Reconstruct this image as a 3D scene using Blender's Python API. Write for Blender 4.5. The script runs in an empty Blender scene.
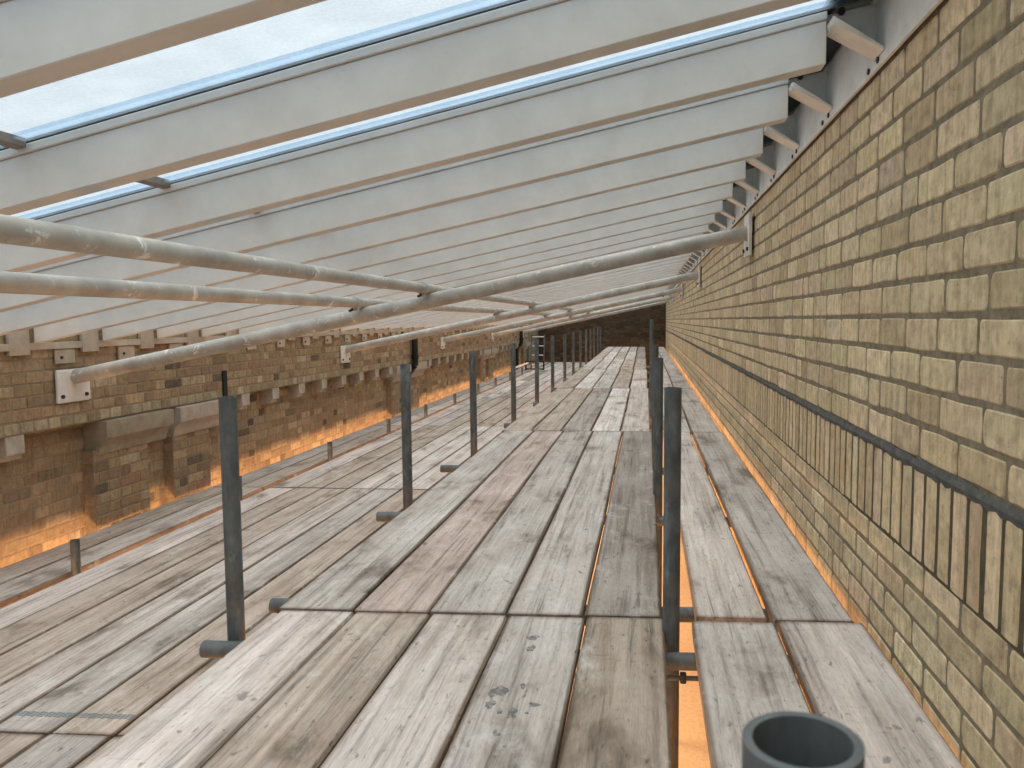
import bpy, bmesh, math, random
from mathutils import Vector, Matrix
random.seed(7)
SC = bpy.context.scene
COL = SC.collection
PI = math.pi
ORD = ['first', 'second', 'third', 'fourth', 'fifth', 'sixth', 'seventh', 'eighth', 'ninth', 'tenth', 'eleventh', 'twelfth',
       'thirteenth', 'fourteenth', 'fifteenth', 'sixteenth', 'seventeenth', 'eighteenth', 'nineteenth', 'twentieth']
ORD += ['twenty-' + o for o in ORD[:9]] + ['thirtieth'] + ['thirty-' + o for o in ORD[:9]] + ['fortieth'] + ['forty-' + o for o in ORD[:9]]

# ------------------------------------------------------------------ camera
F_PX, VX, VY, PX, PY, CAM_H = 790.0, 646.3, 319.7, 598.0, 384.0, 0.88
y0, p0 = 0.05, 0.08
for _ in range(80):
    Fv = (-math.sin(y0) * math.cos(p0), math.cos(y0) * math.cos(p0), -math.sin(p0))
    Rv = (math.cos(y0), math.sin(y0), 0)
    Uv = (-math.sin(y0) * math.sin(p0), math.cos(y0) * math.sin(p0), math.cos(p0))
    y0 += (VX - (PX + F_PX * Rv[1] / Fv[1])) / F_PX * .9
    p0 += ((PY - F_PX * Uv[1] / Fv[1]) - VY) / F_PX * .9
cd = bpy.data.cameras.new('camera')
cam = bpy.data.objects.new('camera', cd)
COL.objects.link(cam)
cam.location = (0, 0, CAM_H)
cam.rotation_euler = (PI / 2 - p0, 0, y0)
cd.sensor_fit = 'HORIZONTAL'
cd.sensor_width = 36
cd.lens = F_PX / 1024 * 36
cd.shift_x = (512 - PX) / 1024
cd.clip_start, cd.clip_end = .02, 200
cd.dof.use_dof = True
cd.dof.focus_distance = 3.5
cd.dof.aperture_fstop = 16
SC.camera = cam

# ------------------------------------------------------------------ materials
class NT:
    def __init__(s, name):
        s.m = bpy.data.materials.new(name)
        s.m.use_nodes = True
        s.t = s.m.node_tree
        s.b = s.t.nodes['Principled BSDF']
        s.out = s.t.nodes['Material Output']
    def n(s, typ, **k):
        nd = s.t.nodes.new(typ)
        for a, v in k.items():
            if a.startswith('i_'):
                nd.inputs[a[2:].replace('_', ' ')].default_value = v
            else:
                setattr(nd, a, v)
        return nd
    def l(s, a, b):
        s.t.links.new(a, b)
    def coords(s, scale=(1, 1, 1), rnd=True):
        tc = s.n('ShaderNodeTexCoord')
        mp = s.n('ShaderNodeMapping')
        mp.inputs['Scale'].default_value = scale
        if rnd:
            oi = s.n('ShaderNodeObjectInfo')
            ad = s.n('ShaderNodeVectorMath', operation='SCALE')
            cb = s.n('ShaderNodeCombineXYZ')
            s.l(oi.outputs['Random'], cb.inputs[0]); s.l(oi.outputs['Random'], cb.inputs[1]); s.l(oi.outputs['Random'], cb.inputs[2])
            s.l(cb.outputs[0], ad.inputs[0]); ad.inputs['Scale'].default_value = 61.7
            a2 = s.n('ShaderNodeVectorMath', operation='ADD')
            s.l(tc.outputs['Object'], a2.inputs[0]); s.l(ad.outputs[0], a2.inputs[1])
            s.l(a2.outputs[0], mp.inputs['Vector'])
        else:
            s.l(tc.outputs['Object'], mp.inputs['Vector'])
        return mp.outputs[0]
    def noise(s, vec, scale, detail=4, rough=.55, dist=0):
        nd = s.n('ShaderNodeTexNoise')
        nd.inputs['Scale'].default_value = scale
        nd.inputs['Detail'].default_value = detail
        nd.inputs['Roughness'].default_value = rough
        nd.inputs['Distortion'].default_value = dist
        s.l(vec, nd.inputs['Vector'])
        return nd.outputs['Fac']
    def ramp(s, fac, stops):
        nd = s.n('ShaderNodeValToRGB')
        cr = nd.color_ramp
        while len(cr.elements) < len(stops):
            cr.elements.new(.5)
        for e, (p, c) in zip(cr.elements, stops):
            e.position = p
            e.color = (c, c, c, 1) if not hasattr(c, '__len__') else (*c, 1)
        s.l(fac, nd.inputs[0])
        return nd.outputs[0]
    def mix(s, mode, a, b, fac=1.0):
        nd = s.n('ShaderNodeMix', data_type='RGBA', blend_type=mode)
        for sock, v in ((nd.inputs[0], fac), (nd.inputs[6], a), (nd.inputs[7], b)):
            if hasattr(v, 'links') or hasattr(v, 'is_linked'):
                s.l(v, sock)
            elif hasattr(v, '__len__'):
                sock.default_value = (*v, 1)
            else:
                sock.default_value = v
        return nd.outputs[2]
    def bump(s, h, strength=.4, dist=.004):
        nd = s.n('ShaderNodeBump')
        nd.inputs['Strength'].default_value = strength
        nd.inputs['Distance'].default_value = dist
        s.l(h, nd.inputs['Height'])
        s.l(nd.outputs[0], s.b.inputs['Normal'])
    def fin(s, col=None, rough=.7, metal=0, spec=.3):
        if col is not None:
            if hasattr(col, 'is_linked'):
                s.l(col, s.b.inputs['Base Color'])
            else:
                s.b.inputs['Base Color'].default_value = (*col, 1)
        s.b.inputs['Roughness'].default_value = rough
        s.b.inputs['Metallic'].default_value = metal
        s.b.inputs['Specular IOR Level'].default_value = spec
        return s.m

def mat_board():
    s = NT('weathered_board')
    oi = s.n('ShaderNodeObjectInfo')
    base = oi.outputs['Color']
    g = s.coords((55, 1.6, 55))
    grain = s.noise(g, 1.0, 6, .65, .6)
    g2 = s.coords((14, .55, 14))
    grain2 = s.noise(g2, 1.0, 4, .6, 1.0)
    c = s.mix('MULTIPLY', base, s.ramp(grain, [(.30, .42), (.46, .96), (.72, 1.22)]), .9)
    c = s.mix('MULTIPLY', c, s.ramp(grain2, [(.3, (.62, .56, .50)), (.5, (1, 1, 1)), (.7, (1.12, 1.1, 1.08))]), .8)
    v = s.coords((5, 2.2, 5))
    st = s.noise(v, 1.0, 5, .6, .4)
    c = s.mix('MULTIPLY', c, s.ramp(st, [(.30, (.42, .385, .35)), (.43, (.88, .86, .84)), (.58, (1, 1, 1)), (.72, (1.15, 1.15, 1.16))]), 1.0)
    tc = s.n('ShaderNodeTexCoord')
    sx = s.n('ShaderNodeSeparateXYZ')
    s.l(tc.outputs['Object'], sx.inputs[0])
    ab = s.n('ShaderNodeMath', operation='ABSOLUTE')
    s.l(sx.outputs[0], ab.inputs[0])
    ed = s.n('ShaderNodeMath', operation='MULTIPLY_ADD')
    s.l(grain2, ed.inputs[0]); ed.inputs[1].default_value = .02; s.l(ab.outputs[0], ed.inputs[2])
    c = s.mix('MULTIPLY', c, s.ramp(ed.outputs[0], [(.1085, (1, 1, 1)), (.1165, (.42, .37, .32))]))   # dark edges paint in the shade lines of the gaps between boards
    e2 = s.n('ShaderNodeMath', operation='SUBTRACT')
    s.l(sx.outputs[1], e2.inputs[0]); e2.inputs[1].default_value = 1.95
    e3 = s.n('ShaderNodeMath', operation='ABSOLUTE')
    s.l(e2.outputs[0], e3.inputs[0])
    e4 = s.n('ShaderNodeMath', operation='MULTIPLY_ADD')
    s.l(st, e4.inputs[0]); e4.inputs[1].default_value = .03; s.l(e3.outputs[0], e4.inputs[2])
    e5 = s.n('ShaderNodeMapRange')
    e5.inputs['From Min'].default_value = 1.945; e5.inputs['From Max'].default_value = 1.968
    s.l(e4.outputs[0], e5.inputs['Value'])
    c = s.mix('MULTIPLY', c, s.ramp(e5.outputs[0], [(0, (1, 1, 1)), (1, (.5, .46, .42))]))   # dark ends paint in the shade line where rows meet
    # scuffs across the board, small dark specks and knots
    w = s.coords((6, 34, 6))
    sc = s.noise(w, 1.0, 4, .65, .5)
    c = s.mix('MULTIPLY', c, s.ramp(sc, [(.28, .6), (.36, 1.0)]), .6)
    sp = s.coords((22, 11, 22))
    sk = s.noise(sp, 1.0, 2, .5, .3)
    c = s.mix('MULTIPLY', c, s.ramp(sk, [(.24, .42), (.29, 1.0)]), .8)
    sq = s.coords((70, 24, 70))
    sn = s.noise(sq, 1.0, 3, .6, .4)
    c = s.mix('MULTIPLY', c, s.ramp(sn, [(.28, .42), (.38, 1.0)]), .85)
    fi = s.coords((260, 30, 260))
    fn = s.noise(fi, 1.0, 2, .6)
    c = s.mix('MULTIPLY', c, s.ramp(fn, [(.3, .8), (.6, 1.08)]), .7)
    # white cement dust
    du = s.coords((9, 5, 9))
    dn = s.noise(du, 1.0, 6, .7, .2)
    c = s.mix('MIX', c, (.60, .58, .55), s.ramp(dn, [(.56, 0.0), (.72, .5)]))
    s.bump(grain, .35, .002)
    return s.fin(c, .85, 0, .2)

def mat_stain():
    s = NT('damp_mark')
    v = s.coords((1, 1, 1))
    s.l(s.ramp(s.noise(v, 48, 4, .7), [(.36, .12), (.60, .72)]), s.b.inputs['Alpha'])
    return s.fin(s.mix('MIX', (.11, .112, .105), (.2, .2, .19), s.ramp(s.noise(v, 40, 3), [(.35, 0.0), (.65, 1.0)])), .6, 0, .3)

def mat_brick(name, tint, cont=1.0):
    """Brick faces carry their own tone as a colour attribute."""
    s = NT(name)
    at = s.n('ShaderNodeVertexColor', layer_name='tone')
    v = s.coords((1, 1, 1), False)
    c = at.outputs[0]
    n1 = s.noise(v, 26, 5, .65)
    c = s.mix('MULTIPLY', c, s.ramp(n1, [(.3, .66), (.5, 1.0), (.72, 1.22)]), min(1, .8 * cont))
    vs = s.coords((1, 14, 1.4), False)
    n2 = s.noise(vs, 3, 3, .6)
    c = s.mix('MULTIPLY', c, s.ramp(n2, [(.32, (.74, .70, .64)), (.5, (1, 1, 1)), (.68, (1.1, 1.1, 1.1))]), min(1, .7 * cont))
    n3 = s.noise(v, 95, 3, .6)
    c = s.mix('MULTIPLY', c, s.ramp(n3, [(.27, .45), (.36, 1.0)]), min(1, .7 * cont))
    n4 = s.noise(v, 11, 5, .7, .5)
    c = s.mix('MIX', c, tint, s.ramp(n4, [(.50, 0.0), (.68, .6)]))
    h = s.mix('ADD', n1, n3, .5)
    s.bump(h, .55, .006)
    return s.fin(c, .92, 0, .15)

def mat_mortar(name, a, b, sc=30):
    s = NT(name)
    v = s.coords((1, 1, 1), False)
    n = s.noise(v, sc, 6, .7)
    s.bump(n, .8, .006)
    return s.fin(s.mix('MIX', a, b, s.ramp(n, [(.35, 0.0), (.65, 1.0)])), .95, 0, .1)

def mat_tube():
    s = NT('galvanised_tube')
    v = s.coords((1, 1, .5))
    n1 = s.noise(v, 26, 5, .65)
    n2 = s.noise(v, 9, 4, .6, .8)
    c = s.mix('MIX', (.07, .075, .075), (.14, .147, .147), s.ramp(n1, [(.35, 0.0), (.7, 1.0)]))
    c = s.mix('MIX', c, (.20, .225, .24), s.ramp(n2, [(.60, 0.0), (.68, .75)]))
    n3 = s.noise(v, 14, 5, .7)
    c = s.mix('MIX', c, (.16, .10, .06), s.ramp(n3, [(.60, 0.0), (.70, .55)]))
    s.bump(n1, .15, .002)
    return s.fin(c, .62, .25, .4)

def mat_paint(name, a, b, dirt=.5, patches=False):
    s = NT(name)
    v = s.coords((1, 1, 1))
    n = s.noise(v, 7, 5, .65)
    c = s.mix('MIX', a, b, s.ramp(n, [(.35, 0.0), (.7, 1.0)]))
    n2 = s.noise(v, 60, 4, .7)
    c = s.mix('MULTIPLY', c, s.ramp(n2, [(.25, .78), (.4, 1.0)]), dirt)
    rough = .55
    if patches:
        n3 = s.noise(s.coords((1, 1, 1)), 13, 5, .75, .6)
        c = s.mix('MIX', c, (.80, .80, .78), s.ramp(n3, [(.60, 0.0), (.66, .8)]))
        n4 = s.noise(s.coords((1.6, 1.6, 1.6)), 9, 5, .75, .6)
        c = s.mix('MULTIPLY', c, s.ramp(n4, [(.28, .5), (.38, 1.0)]), .8)
    return s.fin(c, rough, 0, .4)

def mat_glass(name='obscured_roof_glass', tint=(1, 1, 1)):
    s = NT(name)
    tr = s.n('ShaderNodeBsdfTransparent')
    tl = s.n('ShaderNodeBsdfTranslucent')
    mx = s.n('ShaderNodeMixShader')
    v = s.coords((1, 1, 1))
    a = s.noise(v, 130, 4, .75)
    b = s.noise(v, 9, 4, .6)
    dirt = s.noise(s.coords((1, 1, 1)), 4, 6, .75, .5)
    col = s.mix('MULTIPLY', s.ramp(a, [(.35, (.80, .88, .95)), (.62, (.98, 1, 1))]), s.ramp(dirt, [(.24, (.45, .5, .5)), (.36, (1, 1, 1))]), .8)
    col = s.mix('MULTIPLY', col, tint)
    s.l(col, tr.inputs[0])
    tl.inputs[0].default_value = (.9, .94, .97, 1)
    s.l(s.ramp(b, [(.3, .13), (.7, .19)]), mx.inputs[0])
    s.l(tr.outputs[0], mx.inputs[1]); s.l(tl.outputs[0], mx.inputs[2])
    s.l(mx.outputs[0], s.out.inputs[0])
    return s.m

def mat_plain(name, col, rough=.7, metal=0):
    s = NT(name)
    n = s.noise(s.coords((1, 1, 1)), 30, 4, .6)
    c = s.mix('MULTIPLY', col, s.ramp(n, [(.3, .8), (.65, 1.1)]), .7)
    return s.fin(c, rough, metal, .3)

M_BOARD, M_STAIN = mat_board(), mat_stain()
M_YBRICK = mat_brick('buff_brick', (.40, .315, .20), 1.25)
M_YMORT = mat_mortar('grey_brown_mortar', (.15, .12, .08), (.27, .22, .15))
M_OBRICK = mat_brick('old_stock_brick', (.21, .175, .13))
M_OMORT = mat_mortar('old_mortar', (.22, .165, .105), (.31, .24, .16))
M_FBRICK = mat_brick('shaded_brown_brick', (.06, .045, .03))  # shadow on the end wall is painted into these dark tones
M_FMORT = mat_mortar('shaded_dark_mortar', (.05, .04, .03), (.09, .07, .05))
M_STONE = mat_mortar('corbel_stone', (.34, .30, .25), (.44, .39, .33), 14)
M_PALE = mat_mortar('pale_render', (.17, .155, .115), (.24, .22, .17), 8)
M_TUBE = mat_tube()
M_WHITE = mat_paint('white_rafter_paint', (.545, .515, .475), (.62, .59, .55), .4)
M_WSTEEL = mat_paint('white_steel_paint', (.56, .54, .50), (.74, .72, .67), .9)
M_EAVE = mat_paint('dirty_shaded_white_paint', (.30, .255, .20), (.42, .37, .30), .9)  # dirty white steel, with the low light at the eaves put into the colour
M_TIE = mat_paint('grey_white_tube_paint', (.30, .28, .25), (.46, .44, .40), .8, True)
M_GLASS = mat_glass()
M_LAP = mat_glass('blue_glass_lap', (.76, .83, .90))
M_BLACK = mat_plain('black_iron', (.012, .012, .012), .6)
M_GASKET = mat_plain('dark_gasket', (.02, .022, .025), .6)
M_BOLT = mat_plain('dark_bolt', (.05, .045, .04), .5, .4)
M_BAR = mat_plain('brown_glazing_bar', (.22, .19, .16), .6)
M_STRAP = mat_plain('galvanised_strap', (.20, .24, .26), .5, .4)
M_LOW = mat_plain('pale_lower_timber', (.74, .62, .44), .8)

# ------------------------------------------------------------------ helpers
def link(name, bm, mat, parent=None, smooth=False):
    me = bpy.data.meshes.new(name)
    bm.normal_update()
    bm.to_mesh(me)
    bm.free()
    if smooth:
        for p in me.polygons:
            p.use_smooth = True
        me.set_sharp_from_angle(angle=.7)
    if mat:
        me.materials.append(mat)
    o = bpy.data.objects.new(name, me)
    COL.objects.link(o)
    if parent:
        o.parent = parent
    return o

def tag(o, label, cat, group=None):
    o['label'] = label
    o['category'] = cat
    if group:
        o['group'] = group
    return o

def struct(o):
    o['kind'] = 'structure'
    return o

def empty(name, loc):
    o = bpy.data.objects.new(name, None)
    COL.objects.link(o)
    o.location = loc
    return o

def dup(o, loc=None):
    c = o.copy()
    COL.objects.link(c)
    if loc is not None:
        c.location = loc
    for ch in o.children:
        d = ch.copy()
        COL.objects.link(d)
        d.parent = c
        for g in ch.children:
            e = g.copy()
            COL.objects.link(e)
            e.parent = d
    return c

def add_box(bm, a, b, bevel=0):
    x0, x1 = sorted((a[0], b[0])); y0_, y1 = sorted((a[1], b[1])); z0, z1 = sorted((a[2], b[2]))
    r = bmesh.ops.create_cube(bm, size=1, matrix=Matrix.Translation(((x0 + x1) / 2, (y0_ + y1) / 2, (z0 + z1) / 2)) @ Matrix.Diagonal((x1 - x0, y1 - y0_, z1 - z0, 1)))
    if bevel:
        es = list({e for v in r['verts'] for e in v.link_edges})
        bmesh.ops.bevel(bm, geom=es, offset=bevel, segments=2, affect='EDGES', profile=.6)

def box(a, b, bevel=0):
    bm = bmesh.new()
    add_box(bm, a, b, bevel)
    return bm

def add_prism(bm, pts, vec):
    """A planar polygon pushed along VEC."""
    A = [bm.verts.new(p) for p in pts]
    B = [bm.verts.new(Vector(p) + Vector(vec)) for p in pts]
    n = len(pts)
    fs = [bm.faces.new(A[::-1]), bm.faces.new(B)]
    for i in range(n):
        fs.append(bm.faces.new((A[i], A[(i + 1) % n], B[(i + 1) % n], B[i])))
    bmesh.ops.recalc_face_normals(bm, faces=fs)

def prism(pts, vec):
    bm = bmesh.new()
    add_prism(bm, pts, vec)
    return bm

def add_tube(bm, a, b, r, ri=0, seg=24):
    """A tube from A to B, hollow when RI is given, with open rims."""
    a, b = Vector(a), Vector(b)
    q = (b - a).to_track_quat('Z', 'Y')
    def ring(c, rr):
        return [bm.verts.new(c + q @ Vector((rr * math.cos(t * 2 * PI / seg), rr * math.sin(t * 2 * PI / seg), 0))) for t in range(seg)]
    A, B = ring(a, r), ring(b, r)
    fs = []
    for i in range(seg):
        j = (i + 1) % seg
        fs.append(bm.faces.new((A[i], A[j], B[j], B[i])))
    if ri:
        A2, B2 = ring(a, ri), ring(b, ri)
        for i in range(seg):
            j = (i + 1) % seg
            fs.append(bm.faces.new((A2[j], A2[i], B2[i], B2[j])))
            fs.append(bm.faces.new((B[i], B[j], B2[j], B2[i])))
            fs.append(bm.faces.new((A[j], A[i], A2[i], A2[j])))
    else:
        fs.append(bm.faces.new(A[::-1]))
        fs.append(bm.faces.new(B))

def tube(a, b, r, ri=0, seg=24):
    bm = bmesh.new()
    add_tube(bm, a, b, r, ri, seg)
    return bm

# ------------------------------------------------------------------ brickwork
def add_brick(bm, lay, mp, u0, u1, v0, v1, tone, r=.007, d=.0026, jit=.0025, fine=True):
    """One brick face with worn corners standing D proud of the bed; MP turns (u, v, depth) into a point."""
    J = lambda s=1: random.uniform(-jit, jit) * s
    u0 += J(); u1 += J(); v0 += J(.7); v1 += J(.7)
    if fine:
        k = r * random.uniform(.7, 1.9)
        out = []
        for cu, cv, du, dv in ((u0, v0, 1, 1), (u1, v0, -1, 1), (u1, v1, -1, -1), (u0, v1, 1, -1)):
            k2 = k * random.uniform(.5, 1.5)
            p = [(cu, cv + dv * k2), (cu + du * k2 * .3, cv + dv * k2 * .3), (cu + du * k2, cv)]
            if du * dv < 0:
                p = p[::-1]
            out += p
            # a ragged point midway to the next corner
        pts = []
        for i, p in enumerate(out):
            pts.append(p)
            if i % 3 == 2:
                q = out[(i + 1) % len(out)]
                pts.append(((p[0] + q[0]) / 2 + J(1.2), (p[1] + q[1]) / 2 + J(1.2)))
    else:
        pts = [(u0, v0), (u1, v0), (u1, v1), (u0, v1)]
    cu, cv = (u0 + u1) / 2, (v0 + v1) / 2
    dd = d + random.uniform(-.0006, .0010)
    e = .004
    outer, inner = [], []
    for (u, v) in pts:
        outer.append(bm.verts.new(mp(u, v, 0)))
        iu = u + (e if u < cu else -e) * min(1, abs(u - cu) / (abs(u1 - u0) * .3))
        iv = v + (e if v < cv else -e) * min(1, abs(v - cv) / (abs(v1 - v0) * .3))
        inner.append(bm.verts.new(mp(iu, iv, dd)))
    n = len(pts)
    fs = [bm.faces.new(inner)]
    for i in range(n):
        j = (i + 1) % n
        fs.append(bm.faces.new((outer[i], outer[j], inner[j], inner[i])))
    for f in fs:
        for lp in f.loops:
            lp[lay] = (*tone, 1)

def pick(pal):
    w = random.random() * sum(p[1] for p in pal)
    for c, k in pal:
        w -= k
        if w <= 0:
            break
    b = random.uniform(.86, 1.13)
    return tuple(max(0, min(1, x * b * random.uniform(.97, 1.03))) for x in c)

def lay_courses(bm, lay, mp, U0, U1, V0, V1, pal, bond='stretcher', gap=.011, fine_to=1e9, skip=None, row0=0, fine_from=-1e9, crs=.075):
    nrow = max(1, round((V1 - V0) / crs))
    h = (V1 - V0) / nrow
    for r in range(nrow):
        u = U0 - random.uniform(0, .02) - (.1125 if (r + row0) % 2 else 0)
        i = 0
        while u < U1:
            if bond == 'stretcher':
                L = .225
            elif bond == 'header':
                L = .1125
            else:
                L = .225 if i % 2 else .1125
            if bond == 'stretcher' and random.random() < .06:
                L = .1125
            L *= random.uniform(.96, 1.04)
            a, b = max(u, U0), min(u + L, U1)
            if b - a > .035 and not (skip and skip((a + b) / 2, V0 + (r + .5) * h)):
                add_brick(bm, lay, mp, a + gap / 2, b - gap / 2, V0 + r * h + gap / 2, V0 + (r + 1) * h - gap / 2, pick(pal), fine=fine_from < u < fine_to)
            u += L
            i += 1

def brick_mesh():
    bm = bmesh.new()
    return bm, bm.loops.layers.float_color.new('tone')

YN, YF = -2.6, 26.6                      # near and far ends of the place
XR, XL, XLR = .65, -3.66, -3.785          # new wall face, old wall face, old wall recessed face
Z_LOW = -.53

# ---- right wall: new buff brick in stretcher bond with a soldier course
PAL_Y = [((.56, .437, .275), 6), ((.60, .475, .31), 4), ((.52, .40, .25), 3), ((.53, .41, .275), 1), ((.45, .345, .215), 1)]
wr = struct(link('wall_right', box((XR + .0025, YN, -2.25), (XR + .3, YF, 1.9)), M_YMORT))
bm, lay = brick_mesh()
mpR = lambda u, v, d: (XR + .003 - d, u, v)
lay_courses(bm, lay, mpR, YN, YF, .545, 1.577, PAL_Y, 'stretcher', .013, 14, fine_from=.6, crs=.086)
lay_courses(bm, lay, mpR, YN, YF, 1.577, 1.895, PAL_Y, 'stretcher', .013, -1e9, crs=.08)
lay_courses(bm, lay, mpR, YN, YF, -1.495, .305, PAL_Y, 'stretcher', .011, 14, row0=1, fine_from=.6)
y = YN
while y < YF:                              # soldiers
    p_ = random.uniform(.074, .086)
    add_brick(bm, lay, mpR, y + .007, y + p_ - .007, .305, .524, pick(PAL_Y), r=.004, d=.003, fine=.6 < y < 12)
    y += p_
o = link('brick_facing', bm, M_YBRICK, wr)
bm = bmesh.new()
add_box(bm, (XR + .0012, YN, .300), (XR + .006, YF, .526))
link('raked_joints', bm, mat_mortar('brown_joint_mortar', (.07, .055, .035), (.12, .095, .06)), wr)
bm = bmesh.new()                           # dark raked bed over the soldiers
vs = []
y = .2
while y < YF:
    x = XR - .004 + random.uniform(-.003, .003)
    vs.append((bm.verts.new((x + .003, y, .520 + random.uniform(-.005, .005))), bm.verts.new((x - .002, y, .534)), bm.verts.new((x + .001, y, .550 + random.uniform(-.004, .004)))))
    y += .03 if y < 6 else .3
for a, b in zip(vs, vs[1:]):
    bm.faces.new((a[0], a[1], b[1], b[0]))
    bm.faces.new((a[1], a[2], b[2], b[1]))
link('bed_joint', bm, mat_mortar('dark_bed_mortar', (.085, .085, .08), (.14, .135, .125)), wr)

# ---- far wall, the shadow at this end put into dark brick colours
PAL_F = [((.085, .06, .04), 5), ((.11, .08, .05), 3), ((.06, .045, .032), 3), ((.09, .05, .035), 2)]
wb = struct(link('wall_back', box((-5, YF + .004, -2.25), (1.1, YF + .3, 2.2)), M_FMORT))
bm, lay = brick_mesh()
lay_courses(bm, lay, lambda u, v, d: (u, YF + .003 - d, v), -3.9, XR, -.9, 1.95, PAL_F, 'flemish', .012, -1e9)
link('brick_facing', bm, M_FBRICK, wb)

# ---- left wall: old stock brick, corbelled parapet over recessed bays between paired piers
PAL_O = [((.30, .215, .13), 6), ((.34, .25, .155), 4), ((.27, .19, .115), 4), ((.22, .155, .10), 2), ((.13, .095, .07), .8), ((.28, .165, .11), .7), ((.38, .30, .20), 1)]
wl = struct(link('wall_left', box((XLR - .3, YN, -2.25), (XLR - .004, YF, .95)), M_OMORT))
bm, lay = brick_mesh()
mpL0 = lambda u, v, d: (XLR - .004 + d, -u, v)      # u runs towards the camera so that faces look into the room
lay_courses(bm, lay, mpL0, -YF, -1.5, -1.5, .24, PAL_O, 'flemish', .009, -3.0, fine_from=-11)
link('recessed_brickwork', bm, M_OBRICK, wl)
par = link('parapet', box((XLR - .01, YN, .205), (XL - .004, YF, .86)), M_OMORT, wl)
bm, lay = brick_mesh()
mpL = lambda u, v, d: (XL - .003 + d, -u, v)
PAL_H = [((.36, .31, .21), 4), ((.31, .26, .17), 3), ((.26, .21, .14), 2)]
lay_courses(bm, lay, mpL, -YF, -1.5, .205, .28, PAL_H, 'header', .012, -3.0, fine_from=-11)
lay_courses(bm, lay, mpL, -YF, -1.5, .28, .86, PAL_O, 'flemish', .009, -3.0, fine_from=-11)
link('brick_facing', bm, M_OBRICK, par)
PAIRS = [-.38, 5.87, 12.1, 18.35, 24.6]
def pier(ya, yb, ca, cb, stone):
    """Shaft from YA to YB under a cap from CA to CB."""
    xs = XL - .045
    s_ = link('pier', box((XLR - .01, ya, -2.2), (xs - .004, yb, .0)), M_OMORT, wl)
    bm, lay = brick_mesh()
    fine = ya < 11
    lay_courses(bm, lay, lambda u, v, d: (xs - .003 + d, -u, v), -yb, -ya, -1.5, -.005, PAL_O, 'flemish', .009, 1e9 if fine else -1e9)
    lay_courses(bm, lay, lambda u, v, d: (u, ya - .001 - d + .004, v), XLR, xs, -1.5, -.005, PAL_O, 'header', .009, -1e9)
    link('brick_facing', bm, M_OBRICK, s_)
    x0, x1 = XLR - .01, XL + .035
    prof = [(x0, 0, -.035), (xs + .012, 0, -.035), (xs + .02, 0, .0), (x1 - .045, 0, .045), (x1 - .005, 0, .075), (x1, 0, .09), (x1, 0, .196), (x0, 0, .204)]
    bm = bmesh.new()
    add_prism(bm, [(x, ca, z) for x, _, z in prof], (0, cb - ca, 0))
    bmesh.ops.bevel(bm, geom=[e for e in bm.edges if e.calc_length() > .3], offset=.006, segments=2, affect='EDGES')
    c_ = link('pier_cap', bm, stone, s_, True)
    return s_
for g in PAIRS:
    if g > 0:
        q = .05 if g == 12.1 else 0
        pier(g - .83, g - .25, g - .80, g - .04 - q, M_STONE if g > 6 else mat_mortar('weathered_cap_stone', (.24, .205, .155), (.34, .295, .225), 11))
        pier(g + .06 + q, g + .58, g + .05 + q, g + .79, M_STONE)
def corbel_bm():
    bm = bmesh.new()
    add_prism(bm, [(-.15, 0, .0), (-.005, 0, .0), (-.005, 0, -.11), (-.03, 0, -.125), (-.03, 0, -.145), (-.13, 0, -.165), (-.15, 0, -.165)], (0, .14, 0))
    bmesh.ops.bevel(bm, geom=list(bm.edges), offset=.004, segments=1, affect='EDGES')
    return bm
corb = None
for g in PAIRS:
    for j in range(8):
        y = g + 1.07 + .592 * j if g > 0 else 4.275 - .592 * j
        if y < 3 or y > 26:
            continue
        if corb is None:
            corb = c_ = link('corbel', corbel_bm(), M_STONE, wl)
        else:
            c_ = corb.copy()
            COL.objects.link(c_)
        c_.location = (XL, y, .206)
# pale rendered return beside the far downpipe
pr = link('rendered_pier', box((XLR - .01, 24.4, -2.2), (XL + .03, 26.5, .86), .01), M_PALE, wl)

# ---- floor of the lift below
fl = struct(link('floor', box((-4.1, YN, -2.45), (.95, YF + .3, -2.25)), M_LOW))

# ------------------------------------------------------------------ roof
RX, RZ, LX, LZ, SKEW = .491, 1.5826, -3.6187, .7407, .428
SL = (RZ - LZ) / (RX - LX)
RH = .14                                  # depth of a rafter
N_RAFT, Y_R0, PITCH = 45, 1.0944, .5902
def rz(x): return RZ + SL * (x - RX)
def ry(x): return SKEW * (RX - x) / (RX - LX)
def beam(x0, x1, za, zb, ya, yb):
    """A piece along a rafter between heights ZA..ZB over its underside and YA..YB along the roof."""
    bm = bmesh.new()
    P = []
    for x in (x0, x1):
        for (yy, zz) in ((ya, za), (yb, za), (yb, zb), (ya, zb)):
            P.append(bm.verts.new((x, yy + ry(x), rz(x) + zz)))
    fs = [bm.faces.new(P[0:4]), bm.faces.new(P[4:8][::-1])]
    for i in range(4):
        j = (i + 1) % 4
        fs.append(bm.faces.new((P[i], P[j], P[j + 4], P[i + 4])))
    bmesh.ops.recalc_face_normals(bm, faces=fs)
    return bm
def beam_bevel(*a):
    bm = beam(*a)
    bmesh.ops.bevel(bm, geom=list(bm.edges), offset=.0025, segments=1, affect='EDGES')
    return bm
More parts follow.
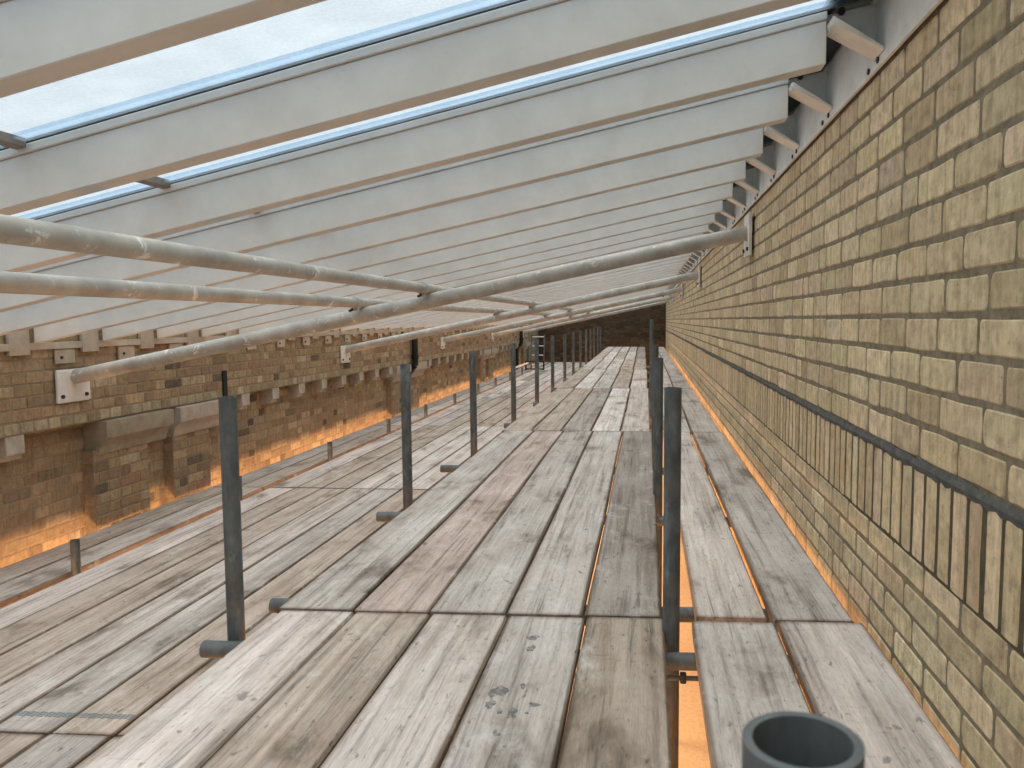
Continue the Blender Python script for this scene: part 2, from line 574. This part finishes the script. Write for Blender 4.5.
def make_rafter():
    r = link('roof_rafter', beam_bevel(LX, RX, 0, RH - .022, 0, .06), M_WHITE)
    link('top_flange', beam_bevel(LX, RX + .0, RH - .0215, RH, -.006, .066), M_WHITE, r)
    link('gasket', beam(LX, RX + .02, RH, RH + .012, -.002, .062), M_GASKET, r)
    # folded cleat at the upper end
    bm = bmesh.new()
    yb = .03
    x0, x1 = RX + .004, RX + .139
    za, zb = RZ + .088, RZ + .014
    top = RZ + RH + .03
    add_prism(bm, [(x0, yb, za), (x1, yb, zb), (x1, yb, top), (x0, yb, top - .03)], (0, .008, 0))
    w = .092
    add_prism(bm, [(x0, yb, za), (x0 - .004, yb, za + .014), (x0 + .002, yb - .0, za + .018), (x1, yb, zb + .010), (x1, yb, zb)], (0, -w, 0.0))
    bmesh.ops.bevel(bm, geom=[e for e in bm.edges if e.calc_length() > .05], offset=.002, segments=1, affect='EDGES')
    c = link('cleat', bm, M_WSTEEL, r)
    bm = bmesh.new()
    add_tube(bm, (x0 + .04, yb - .010, za + .06), (x0 + .04, yb + .002, za + .06), .011, 0, 6)
    link('bolt', bm, M_BOLT, c)
    # seat cleat at the lower end on the old wall
    bm = bmesh.new()
    add_box(bm, (XL + .006, SKEW - .17, .672), (XL + .03, SKEW - .02, .86), .003)
    s_ = link('seat_cleat', bm, M_EAVE, r)
    bm = bmesh.new()
    add_box(bm, (XL + .006, SKEW + .19, .606), (XL + .018, SKEW + .36, .696), .003)
    h_ = link('fixing_plate', bm, M_EAVE, r)
    bm = bmesh.new()
    add_tube(bm, (XL + .016, SKEW + .24, .645), (XL + .026, SKEW + .24, .645), .010, 0, 6)
    link('bolt', bm, M_BOLT, h_)
    return r
raf = make_rafter()
for k in range(N_RAFT - 2):
    o = raf if k == 0 else dup(raf)
    o.location = (0, Y_R0 + PITCH * k, 0)
    if Y_R0 + PITCH * k > YF - .2:
        for c in list(o.children_recursive):
            bpy.data.objects.remove(c)
        bpy.data.objects.remove(o)
        break
    where = ('cut off by the top of the view' if k < 2 else 'sloping between the brick walls')
    tag(o, f'white painted roof rafter, {ORD[k]} from the camera, {where}', 'rafter', 'white rafters under the glass roof')
    NR = k + 1
# glass: one pane to each bay, each with a cross bar where two sheets meet
def pane_bm():
    return beam(LX - .06, RX + .14, RH + .0125, RH + .0185, .012 - PITCH + .06, .048)
pane = bar = None
for k in range(-5, NR + 1):
    if k == -5:
        o = pane = struct(link('window_1', pane_bm(), M_GLASS))
        link('glazing_bar', beam(-1.545, -1.518, RH - .010, RH + .012, .068 - PITCH, -.008), M_BAR, o)
        link('glass_lap', beam(LX, RX + .12, RH + .002, RH + .012, -.052, -.010), M_LAP, o)
    else:
        o = dup(pane)
        o.name = f'window_{k + 6}'
    o.location = (0, Y_R0 + PITCH * k, 0)
# wall plate of white steel along the buff wall
wp = link('steel_wall_plate', box((XR - .018, -1, 1.572), (XR - .008, YF - .05, 1.80), .002), M_WSTEEL)
tag(wp, 'white painted steel plate along the top of the buff brick wall', 'wall plate')
bm = bmesh.new()
add_prism(bm, [(RX + .0, -1, rz(RX) + RH + .022), (XR - .012, -1, rz(XR) + RH + .022), (XR - .012, -1, rz(XR) + RH + .032), (RX + .0, -1, rz(RX) + RH + .032)], (0, YF - .95, 0))
link('roof_flashing', bm, M_GASKET, wp)
bolt0 = None
for k in range(1, 26):
    for dy, z in ((.0, 1.590), (.09, 1.586)):
        if bolt0 is None:
            bm = bmesh.new()
            add_tube(bm, (XR - .023, 0, 0), (XR - .016, 0, 0), .009, 0, 6)
            bolt0 = b_ = link('bolt', bm, M_BOLT, wp)
        else:
            b_ = bolt0.copy()
            COL.objects.link(b_)
        b_.location = (0, Y_R0 + PITCH * k + dy, z)
# eaves plate on the old wall, under the rafters
ep = link('steel_eaves_plate', box((XL + .008, YN, .700), (XL + .026, 24.3, .742), .002), M_EAVE)
tag(ep, 'white painted steel strip along the old wall under the lower rafter ends', 'eaves plate')

# ------------------------------------------------------------------ roof ties and purlins
TIE_L, TIE_R, TIE_LZ, TIE_RZ = -3.635, .615, .518, 1.412
def make_tie():
    r = link('roof_tie_tube', tube((TIE_L, -.05, TIE_LZ), (TIE_R, .11, TIE_RZ), .046, 0, 32), M_TIE, None, True)
    p = link('end_plate', box((XL + .006, -.21, .358), (XL + .026, .08, .568), .012), M_WSTEEL, r)
    for y in (-.175, .035):
        link('bolt', tube((XL + .02, y, .40), (XL + .036, y, .40), .013, 0, 6), M_BOLT, p)
    p = link('end_plate', box((XR - .035, .0, 1.27), (XR - .015, .24, 1.528), .004), M_WSTEEL, r)
    for y in (.03, .21):
        link('bolt', tube((XR - .046, y, 1.31), (XR - .034, y, 1.31), .013, 0, 6), M_BOLT, p)
    return r
tie = None
TY = [4.87, 9.45, 14.07, 18.7, 23.3]
for i, y in enumerate(TY):
    o = tie = make_tie() if i == 0 else None or dup(tie)
    o.location = (0, y, 0)
    tag(o, ['thick white tube spanning wall to wall, nearest of the sloping roof ties', 'sloping white tie tube second from the camera, behind the thickest one',
            'third sloping white tie tube along the roof', 'fourth sloping white tie tube, second from the dark end wall',
            'sloping white tie tube closest to the dark end wall'][i], 'roof tie', 'tie tubes under the roof')
def tz(x): return TIE_LZ + (TIE_RZ - TIE_LZ) * (x - TIE_L) / (TIE_R - TIE_L)
for x, zc, lab in ((-1.37, 1.062, 'long grey-white tube running lengthwise, the upper of two on the roof ties'),
                   (-1.79, .975, 'long grey-white tube running lengthwise, the lower of two on the roof ties')):
    zc = max(zc, tz(x) + .078)
    r = link('purlin_tube', tube((x, -.6, zc), (x, 25.6, zc), .031, 0, 24), M_TIE, None, True)
    tag(r, lab, 'tube', 'lengthwise tubes on the roof ties')
    for y in TY:
        yj = y + .11 * (2 * (x - TIE_L) / (TIE_R - TIE_L) - 1)
        bm = bmesh.new()
        add_tube(bm, (x, yj - .09, zc), (x, yj - .03, zc), .036, 0, 20)
        add_box(bm, (x - .022, yj - .085, zc - .05), (x + .022, yj - .075, zc - .02))
        b_ = link('joint_bracket', bm, M_TIE, r)
        bm = bmesh.new()
        add_tube(bm, (x - .012, yj - .13, zc - .05), (x - .012, yj - .07, zc - .042), .008, 0, 8)
        link('bolt', bm, M_BOLT, b_)

# ------------------------------------------------------------------ scaffold boards
TONES = [((.60, .54, .49), 'pale pinkish'), ((.43, .37, .30), 'grey brown'), ((.56, .51, .455), 'pale grey'), ((.36, .325, .285), 'dark grey'),
         ((.47, .405, .335), 'worn brown'), ((.48, .45, .405), 'mid grey'), ((.49, .405, .35), 'reddish brown'), ((.47, .44, .395), 'dull grey'), ((.64, .60, .545), 'whitish')]
def board_bm(L, W=.219, T=.038):
    bm = bmesh.new()
    n = 9
    rows = []
    ph = random.uniform(0, 6)
    for i in range(n + 1):
        y = L * i / n
        wob = .0025 * math.sin(ph + i * .9)
        zo = .0015 * math.sin(ph * 2 + i * .7)
        h = W / 2
        e = .006
        pts = [(-h + e, 0), (-h, e), (-h, T - e), (-h + e, T), (h - e, T), (h, T - e), (h, e), (h - e, 0)]
        rows.append([bm.verts.new((px + wob, y, pz + zo * (1 if 0 < i < n else 0))) for px, pz in pts])
    for a, b in zip(rows, rows[1:]):
        for i in range(8):
            j = (i + 1) % 8
            bm.faces.new((a[i], b[i], b[j], a[j]))
    bm.faces.new(rows[0]); bm.faces.new(rows[-1][::-1])
    bmesh.ops.recalc_face_normals(bm, faces=list(bm.faces))
    return bm
PROTO = []
def board(x, y0_, y1, zt, tone, label, group):
    L = y1 - y0_
    if len(PROTO) < 6:
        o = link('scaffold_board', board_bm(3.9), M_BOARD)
        PROTO.append(o)
        o = PROTO[-1]
    else:
        o = random.choice(PROTO).copy()
        COL.objects.link(o)
    o.location = (x, y0_ + .007, zt - .038 + random.uniform(-.0035, .0))
    o.scale = (1, (L - .014) / 3.9, 1)
    b = random.uniform(.93, 1.07)
    o.color = (*[c * b * k for c, k in zip(TONES[tone][0], (1.01, .965, .985))], 1)
    tag(o, label, 'scaffold board', group)
    return o
def drift(y): return -.004 * max(0, y - 2.2)
ROWY = [-1.62, 2.285, 6.21, 10.13, 14.05, 17.97, 21.9, 25.82]
T_UP = [[0, 4, 2, 5, 1], [7, 6, 7, 5, 3], [1, 1, 3, 8, 2], [1, 8, 5, 1, 2], [5, 2, 8, 4, 1], [4, 8, 1, 8, 3], [2, 5, 8, 5, 3]]
T_RT = [[5, 2], [2, 5], [5, 5], [2, 5], [5, 2], [5, 5], [2, 2]]
ROWN = ['row closest to the camera', 'second row from the camera', 'third row from the camera', 'fourth row from the camera',
        'fifth row from the camera', 'second row from the end wall', 'row at the dark end wall']
STEP = ['along the open step edge', 'second in from the step edge', 'third in from the step edge', 'second from the post slot', 'beside the slot of posts']
stained = {}
for r in range(7):
    ya, yb = ROWY[r], ROWY[r + 1]
    for c in range(5):
        x = -1.107 + .1125 + .2345 * c + drift((ya + yb) / 2) * (1.6 - .15 * c)
        t = T_UP[r][c]
        stained[('u', r, c)] = board(x, ya, yb, 0, t, f'{TONES[t][1]} walkway board {STEP[c]}, {ROWN[r]}', 'boards of the raised walkway')
        stained[('u', r, c)].scale.x = 1.054 if c < 3 else 1.04
        stained[('u', r, c)].color = [k * ((.95, .84, .88, .90, .84)[c] if r == 0 else .90) for k in stained[('u', r, c)].color[:3]] + [1]
    for c in range(2):
        x = ((.2585 if c == 0 else .513) if r == 0 else (.2605 if c == 0 else .500 if r == 1 else .4875)) - (.005 * (r - 1) if r > 1 else 0)
        t = T_RT[r][c]
        wh = 'beyond the post slot' if c == 0 else 'along the buff wall'
        stained[('r', r, c)] = board(x, ya + (.012 if c == 0 and r == 1 else 0), yb - (.012 if c == 0 and r == 0 else 0), 0, t,
                                     f'{TONES[t][1]} walkway board {wh}, {ROWN[r]}', 'boards between the posts and the buff wall')
        stained[('r', r, c)].scale.x = (1.1, 1.12)[c] if r == 0 else (.96, 1.06)[c] if r == 1 else (.96, 1.03)[c]
        stained[('r', r, c)].rotation_euler.z = .0045 if r == 1 else 0
LOWX = [-3.678, -3.447, -3.168, -2.940, -2.7165, -2.4905, -2.2635, -2.0345, -1.8055]
ROWL = [-1.44, 2.48, 6.40, 10.32, 14.24, 18.16, 22.1, 26.3]
T_LO = [[1, 1, 5, 4, 4, 1, 4, 7], [4, 2, 0, 4, 4, 2, 5, 4], [5, 4, 0, 1, 4, 2, 8, 2], [5, 2, 2, 5, 1, 1, 1, 6], [5, 2, 2, 8, 3, 2, 6, 6], [2, 5, 8, 3, 5, 8, 5, 1], [2, 2, 5, 8, 2, 5, 2, 4]]
LOWN = ['against the old wall', 'second out from the old wall', 'just inside the short posts', 'second inside the short posts', 'along the middle',
        'fourth inside the short posts', 'second from the step edge', 'along the foot of the step', 'tucked under the step']
for r in range(7):
    for c in range(9):
        if c == 8 and r > 2:
            continue
        t = T_LO[r][c % 8]
        x = LOWX[c] + .1125
        stained[('l', r, c)] = board(x, ROWL[r], ROWL[r + 1], Z_LOW, t, f'{TONES[t][1]} lower-platform board {LOWN[c]}, {ROWN[r]}', 'boards of the lower platform')
        stained[('l', r, c)].color = [k * .84 for k in stained[('l', r, c)].color[:3]] + [1]
# damp marks and old footprints on the closest boards: thin films lying on the wood
def blot(bm, x, y, rx, ry_, n=22, rag=.35):
    ph = [random.uniform(0, 6.28) for _ in range(4)]
    vs = []
    for i in range(n):
        a = 2 * PI * i / n
        k = 1 + rag * (.5 * math.sin(2 * a + ph[0]) + .4 * math.sin(3 * a + ph[1]) + .35 * math.sin(5 * a + ph[2]) + .25 * math.sin(9 * a + ph[3]))
        vs.append(bm.verts.new((x + rx * k * math.cos(a), y + ry_ * k * math.sin(a), .0384)))
    bm.faces.new(vs)
def marks(key, items):
    o = stained[key]
    for (wx, wy, rx, ry_) in items:
        bm = bmesh.new()
        blot(bm, wx - o.location.x, (wy - o.location.y) / o.scale[1], rx, ry_)
        link('damp_mark', bm, M_STAIN, o)
marks(('u', 0, 3), [(-.345, 1.80, .020, .030), (-.352, 1.735, .013, .016), (-.293, 1.83, .007, .013), (-.298, 1.70, .010, .022), (-.326, 1.705, .006, .014), (-.315, 1.61, .009, .012),
                    (-.255, 1.74, .011, .012), (-.265, 1.70, .004, .006), (-.31, 2.12, .014, .018), (-.305, 2.05, .010, .022), (-.29, 1.56, .003, .006), (-.37, 1.45, .02, .014)])
marks(('u', 0, 1), [(-.80, 1.85, .020, .022), (-.755, 1.86, .012, .014), (-.73, 1.56, .006, .008)])
marks(('u', 0, 2), [(-.52, 1.68, .006, .008), (-.49, 1.72, .004, .006)])
marks(('r', 0, 1), [(.50, 2.02, .016, .014), (.47, 1.86, .004, .005), (.53, 1.80, .009, .006), (.44, 1.88, .003, .004), (.56, 1.66, .004, .004), (.58, 1.545, .010, .008), (.57, 1.46, .004, .005), (.43, 2.06, .004, .006), (.505, 1.62, .003, .003)])
# perforated straps across the ends of two lower boards
for key, y in ((('l', 1, 6), 2.60), (('l', 1, 7), 2.60)):
    o = stained[key]
    bm = bmesh.new()
    yy = (y - o.location.y)
    for i in range(13):
        xa = -.105 + i * .0163
        for dy in (-.011, .001, .013):
            add_box(bm, (xa, yy + dy + (.004 if i % 2 else 0), .0378), (xa + .011, yy + dy + .007 + (.004 if i % 2 else 0), .0396))
    link('perforated_strap', bm, M_STRAP, o)

# ------------------------------------------------------------------ scaffold tubes
R_T, R_I = .02415, .0201
post_tall = link('scaffold_post', tube((0, 0, 0), (0, 0, 2.86), R_T, R_I, 28), M_TUBE, None, True)
LY = [2.187, 3.85, 5.48, 7.28, 9.0, 10.72, 12.45, 14.2, 15.95, 17.7, 19.4, 21.15, 22.9, 24.6]
LPX = lambda y: -1.170 - .0115 * (y - 2.13)
for i, y in enumerate(LY):
    o = post_tall if i == 0 else post_tall.copy()
    if i:
        COL.objects.link(o)
    o.location = (LPX(y) - (.030 if i == 0 else .002), y, -2.2)
    o.rotation_euler = (random.uniform(-.004, .004), random.uniform(-.004, .004), random.uniform(0, 6))
    tag(o, 'dark grey scaffold post along the step edge, ' + ('closest to the camera, beside a jutting tube' if i == 0 else f'{ORD[i]} from the camera'), 'scaffold post', 'posts along the step edge')
RYS = [(.312, .71), (2.195, .692), (3.95, .69), (5.7, .70), (7.45, .70), (9.2, .885)]
RLAB = ['open-topped dark grey tube end rising close below the camera', 'dark grey scaffold post standing in the board slot beside the buff wall, tallest looking',
        'dark grey post just behind the closest slot post, mostly hidden', 'third dark grey post in the slot behind two others', 'fourth post in the slot, mostly hidden behind nearer ones', 'far slot post rising above all the others against the dark end wall']
for i, (y, z) in enumerate(RYS):
    o = post_tall.copy()
    COL.objects.link(o)
    o.location = ((.064, .075, .062, .066, .060, .064)[i], y, z - 2.86)
    o.rotation_euler = (0, 0, random.uniform(0, 6))
    tag(o, RLAB[i], 'scaffold post', 'posts in the slot beside the wall boards')
short = link('short_scaffold_post', tube((0, 0, 0), (0, 0, 1.84), R_T, R_I, 24), M_TUBE, None, True)
SYS = [4.16, 5.95, 7.75, 9.58, 11.25, 13.0, 14.85, 16.6, 18.4, 20.2]
for i, y in enumerate(SYS):
    o = short if i == 0 else short.copy()
    if i:
        COL.objects.link(o)
    o.location = (-3.195, y, -2.2 + (-.345 - -.36) + random.uniform(-.01, .01))
    tag(o, 'short dark post stub in the lower boards, ' + ('closest to the camera' if i == 0 else f'{ORD[i]} from the camera') , 'scaffold post', 'post stubs along the old wall')
# transoms carrying the raised boards
TRY = [(2.134, -1.268), (2.485, -1.236), (3.67, -1.287), (4.90, -1.30), (6.95, -1.262), (8.75, -1.26), (10.66, -1.29), (12.39, -1.30), (14.14, -1.32), (15.89, -1.34)]
transom0 = None
for i, (y, x) in enumerate(TRY):
    if i == 0:
        o = transom0 = link('transom_tube', tube((0, 0, 0), (1.86, 0, 0), R_T, R_I, 24), M_TUBE, None, True)
    else:
        o = transom0.copy()
        COL.objects.link(o)
    yy = y if all(abs(y - q) > .052 for q in LY) and all(abs(y - q[0]) > .052 for q in RYS) else y
    o.location = (x, yy, -.0655)
    o.scale = (min(1.0, (.60 - x) / 1.86), 1, 1)
    tag(o, 'grey tube jutting out under the raised boards, ' + (['beside the closest step-edge post', 'at the first board joint', 'beside the second step-edge post', 'between the second and third step-edge posts'] + [f'{ORD[k]} of its kind from the camera' for k in range(4, 10)])[i], 'scaffold tube', 'tubes jutting out under the raised boards')
# ledger with a coupler, seen down the slot
lg = link('ledger_tube', tube((-.6, 2.13, -.112), (.6, 2.13, -.112), .007, .005, 12), M_TUBE, None, True)
tag(lg, 'thin rusty rod crossing below the slot between the boards', 'rod')
cp = link('clip', box((.098, 2.12, -.125), (.116, 2.143, -.098), .004), M_BOLT, lg)
# tube lying along the far post stubs
o = link('ledger_tube', tube((-3.26, 18.9, -.312), (-3.26, 21.6, -.312), R_T, R_I, 20), M_WSTEEL, None, True)
tag(o, 'pale horizontal rail beside the far post stubs at the old wall', 'rail')

# ------------------------------------------------------------------ downpipes, slot strip, ladder
def downpipe(y, z0, z1, bend, label):
    e = empty('downpipe', (XL + .062, y, z0))
    r = .046
    zb = bend - z0
    bm = bmesh.new()
    path = [(0, 0, z1 - z0), (0, 0, zb + .02), (0, -.01, zb - .02), (-.118, -.02, zb - .13), (-.128, -.02, zb - .19), (-.128, -.02, 0)]
    add_tube(bm, path[0], path[1], r, 0, 20)
    link('upper_pipe', bm, M_BLACK, e, True)
    bm = bmesh.new()
    for a, b in zip(path[1:4], path[2:5]):
        add_tube(bm, a, b, r * 1.0, 0, 20)
    add_tube(bm, (0, 0, zb + .08), (0, 0, zb + .15), r * 1.18, 0, 20)
    link('swan_neck', bm, M_BLACK, e, True)
    bm = bmesh.new()
    add_tube(bm, path[4], path[5], r, 0, 20)
    add_tube(bm, (path[4][0], path[4][1], path[4][2]), (path[4][0], path[4][1], path[4][2] - .07), r * 1.1, 0, 20)
    link('lower_pipe', bm, M_BLACK, e, True)
    tag(e, label, 'downpipe', 'black downpipes on the old wall')
downpipe(12.125, -2.2, .70, .19, 'black iron downpipe in the gap between two capped piers, closer to the camera')
downpipe(22.67, -2.2, .70, .21, 'black iron downpipe with a kink near the dark end wall')
bm = box((XL + .001, 6.60, .212), (XL + .014, 6.665, .44), .003)  # added dark strip standing in for a slit joint in the brickwork
sr = link('dark_slot_strip', bm, M_BLACK)
tag(sr, 'short dark strip standing in for an upright slot in the old brick parapet', 'slot strip')
# ladder standing in a low frame at the far end of the lower boards
ld = empty('access_ladder', (-3.27, 22.35, Z_LOW + .002))
for x in (0, .36):
    link('stile', tube((x, 0, 0), (x, .16, .98), .022, .018, 16), M_TUBE, ld, True)
for k in range(4):
    z = .14 + .26 * k
    link('rung', tube((.015, .18 * z / 1.12, z), (.345, .18 * z / 1.12, z), .014, 0, 12), M_WSTEEL, ld, True)
tag(ld, 'short metal ladder rising through the lower boards before the dark end wall', 'ladder')
gf = empty('guard_frame', (-3.37, 22.0, Z_LOW + .002))
for x in (0, .5):
    link('upright', tube((x, 0, 0), (x, 0, .26), .02, .016, 14), M_BLACK, gf, True)
for z in (.03, .24):
    link('rail', tube((0.02, 0, z), (.48, 0, z), .016, 0, 12), M_BLACK, gf, True)
tag(gf, 'low dark guard frame at the foot of the far ladder', 'guard frame')

# ------------------------------------------------------------------ light
w = bpy.data.worlds.new('overcast_sky')
SC.world = w
w.use_nodes = True
nt = w.node_tree
bg = nt.nodes['Background']
tc = nt.nodes.new('ShaderNodeTexCoord')
sx = nt.nodes.new('ShaderNodeSeparateXYZ')
nt.links.new(tc.outputs['Generated'], sx.inputs[0])
mr = nt.nodes.new('ShaderNodeMapRange')           # overcast sky: the zenith is brighter than the horizon
mr.inputs['From Min'].default_value = 0; mr.inputs['From Max'].default_value = 1
mr.inputs['To Min'].default_value = 0; mr.inputs['To Max'].default_value = 1
nt.links.new(sx.outputs['Z'], mr.inputs['Value'])
cr = nt.nodes.new('ShaderNodeValToRGB')
for e, (p, c) in zip([cr.color_ramp.elements[0], cr.color_ramp.elements.new(.45), cr.color_ramp.elements[-1]],
                     ((0, (.24, .29, .335)), (.45, (.345, .39, .425)), (1, (3.0, 2.86, 2.62)))):
    e.position = p
    e.color = (*c, 1)
nt.links.new(mr.outputs[0], cr.inputs[0])
nt.links.new(cr.outputs[0], bg.inputs['Color'])
bg.inputs['Strength'].default_value = 1.0

def lamp(x, y, z, e, r=.06):
    l = bpy.data.lights.new('work_lamp', 'POINT')
    l.energy = e
    l.color = (1.0, .56, .27)
    l.shadow_soft_size = r
    o = bpy.data.objects.new('work_lamp', l)
    o.location = (x, y, z)
    COL.objects.link(o)
y = 1.0
while y < 22:
    lamp(-3.0, y, -1.45, 74, .15)
    y += 1.9
y = 1.2
while y < 20:
    lamp(-.30, y, -1.35, 19, .1)
    y += 2.3

vs = SC.view_settings
vs.view_transform = 'Standard'
vs.look = 'None'
vs.exposure = .5
vs.gamma = 1
vs.use_curve_mapping = False
SC.display_settings.display_device = 'sRGB'
cy = SC.cycles
cy.use_denoising = True
cy.max_bounces = 10
cy.diffuse_bounces = 6
cy.transparent_max_bounces = 12
cy.sample_clamp_indirect = 6
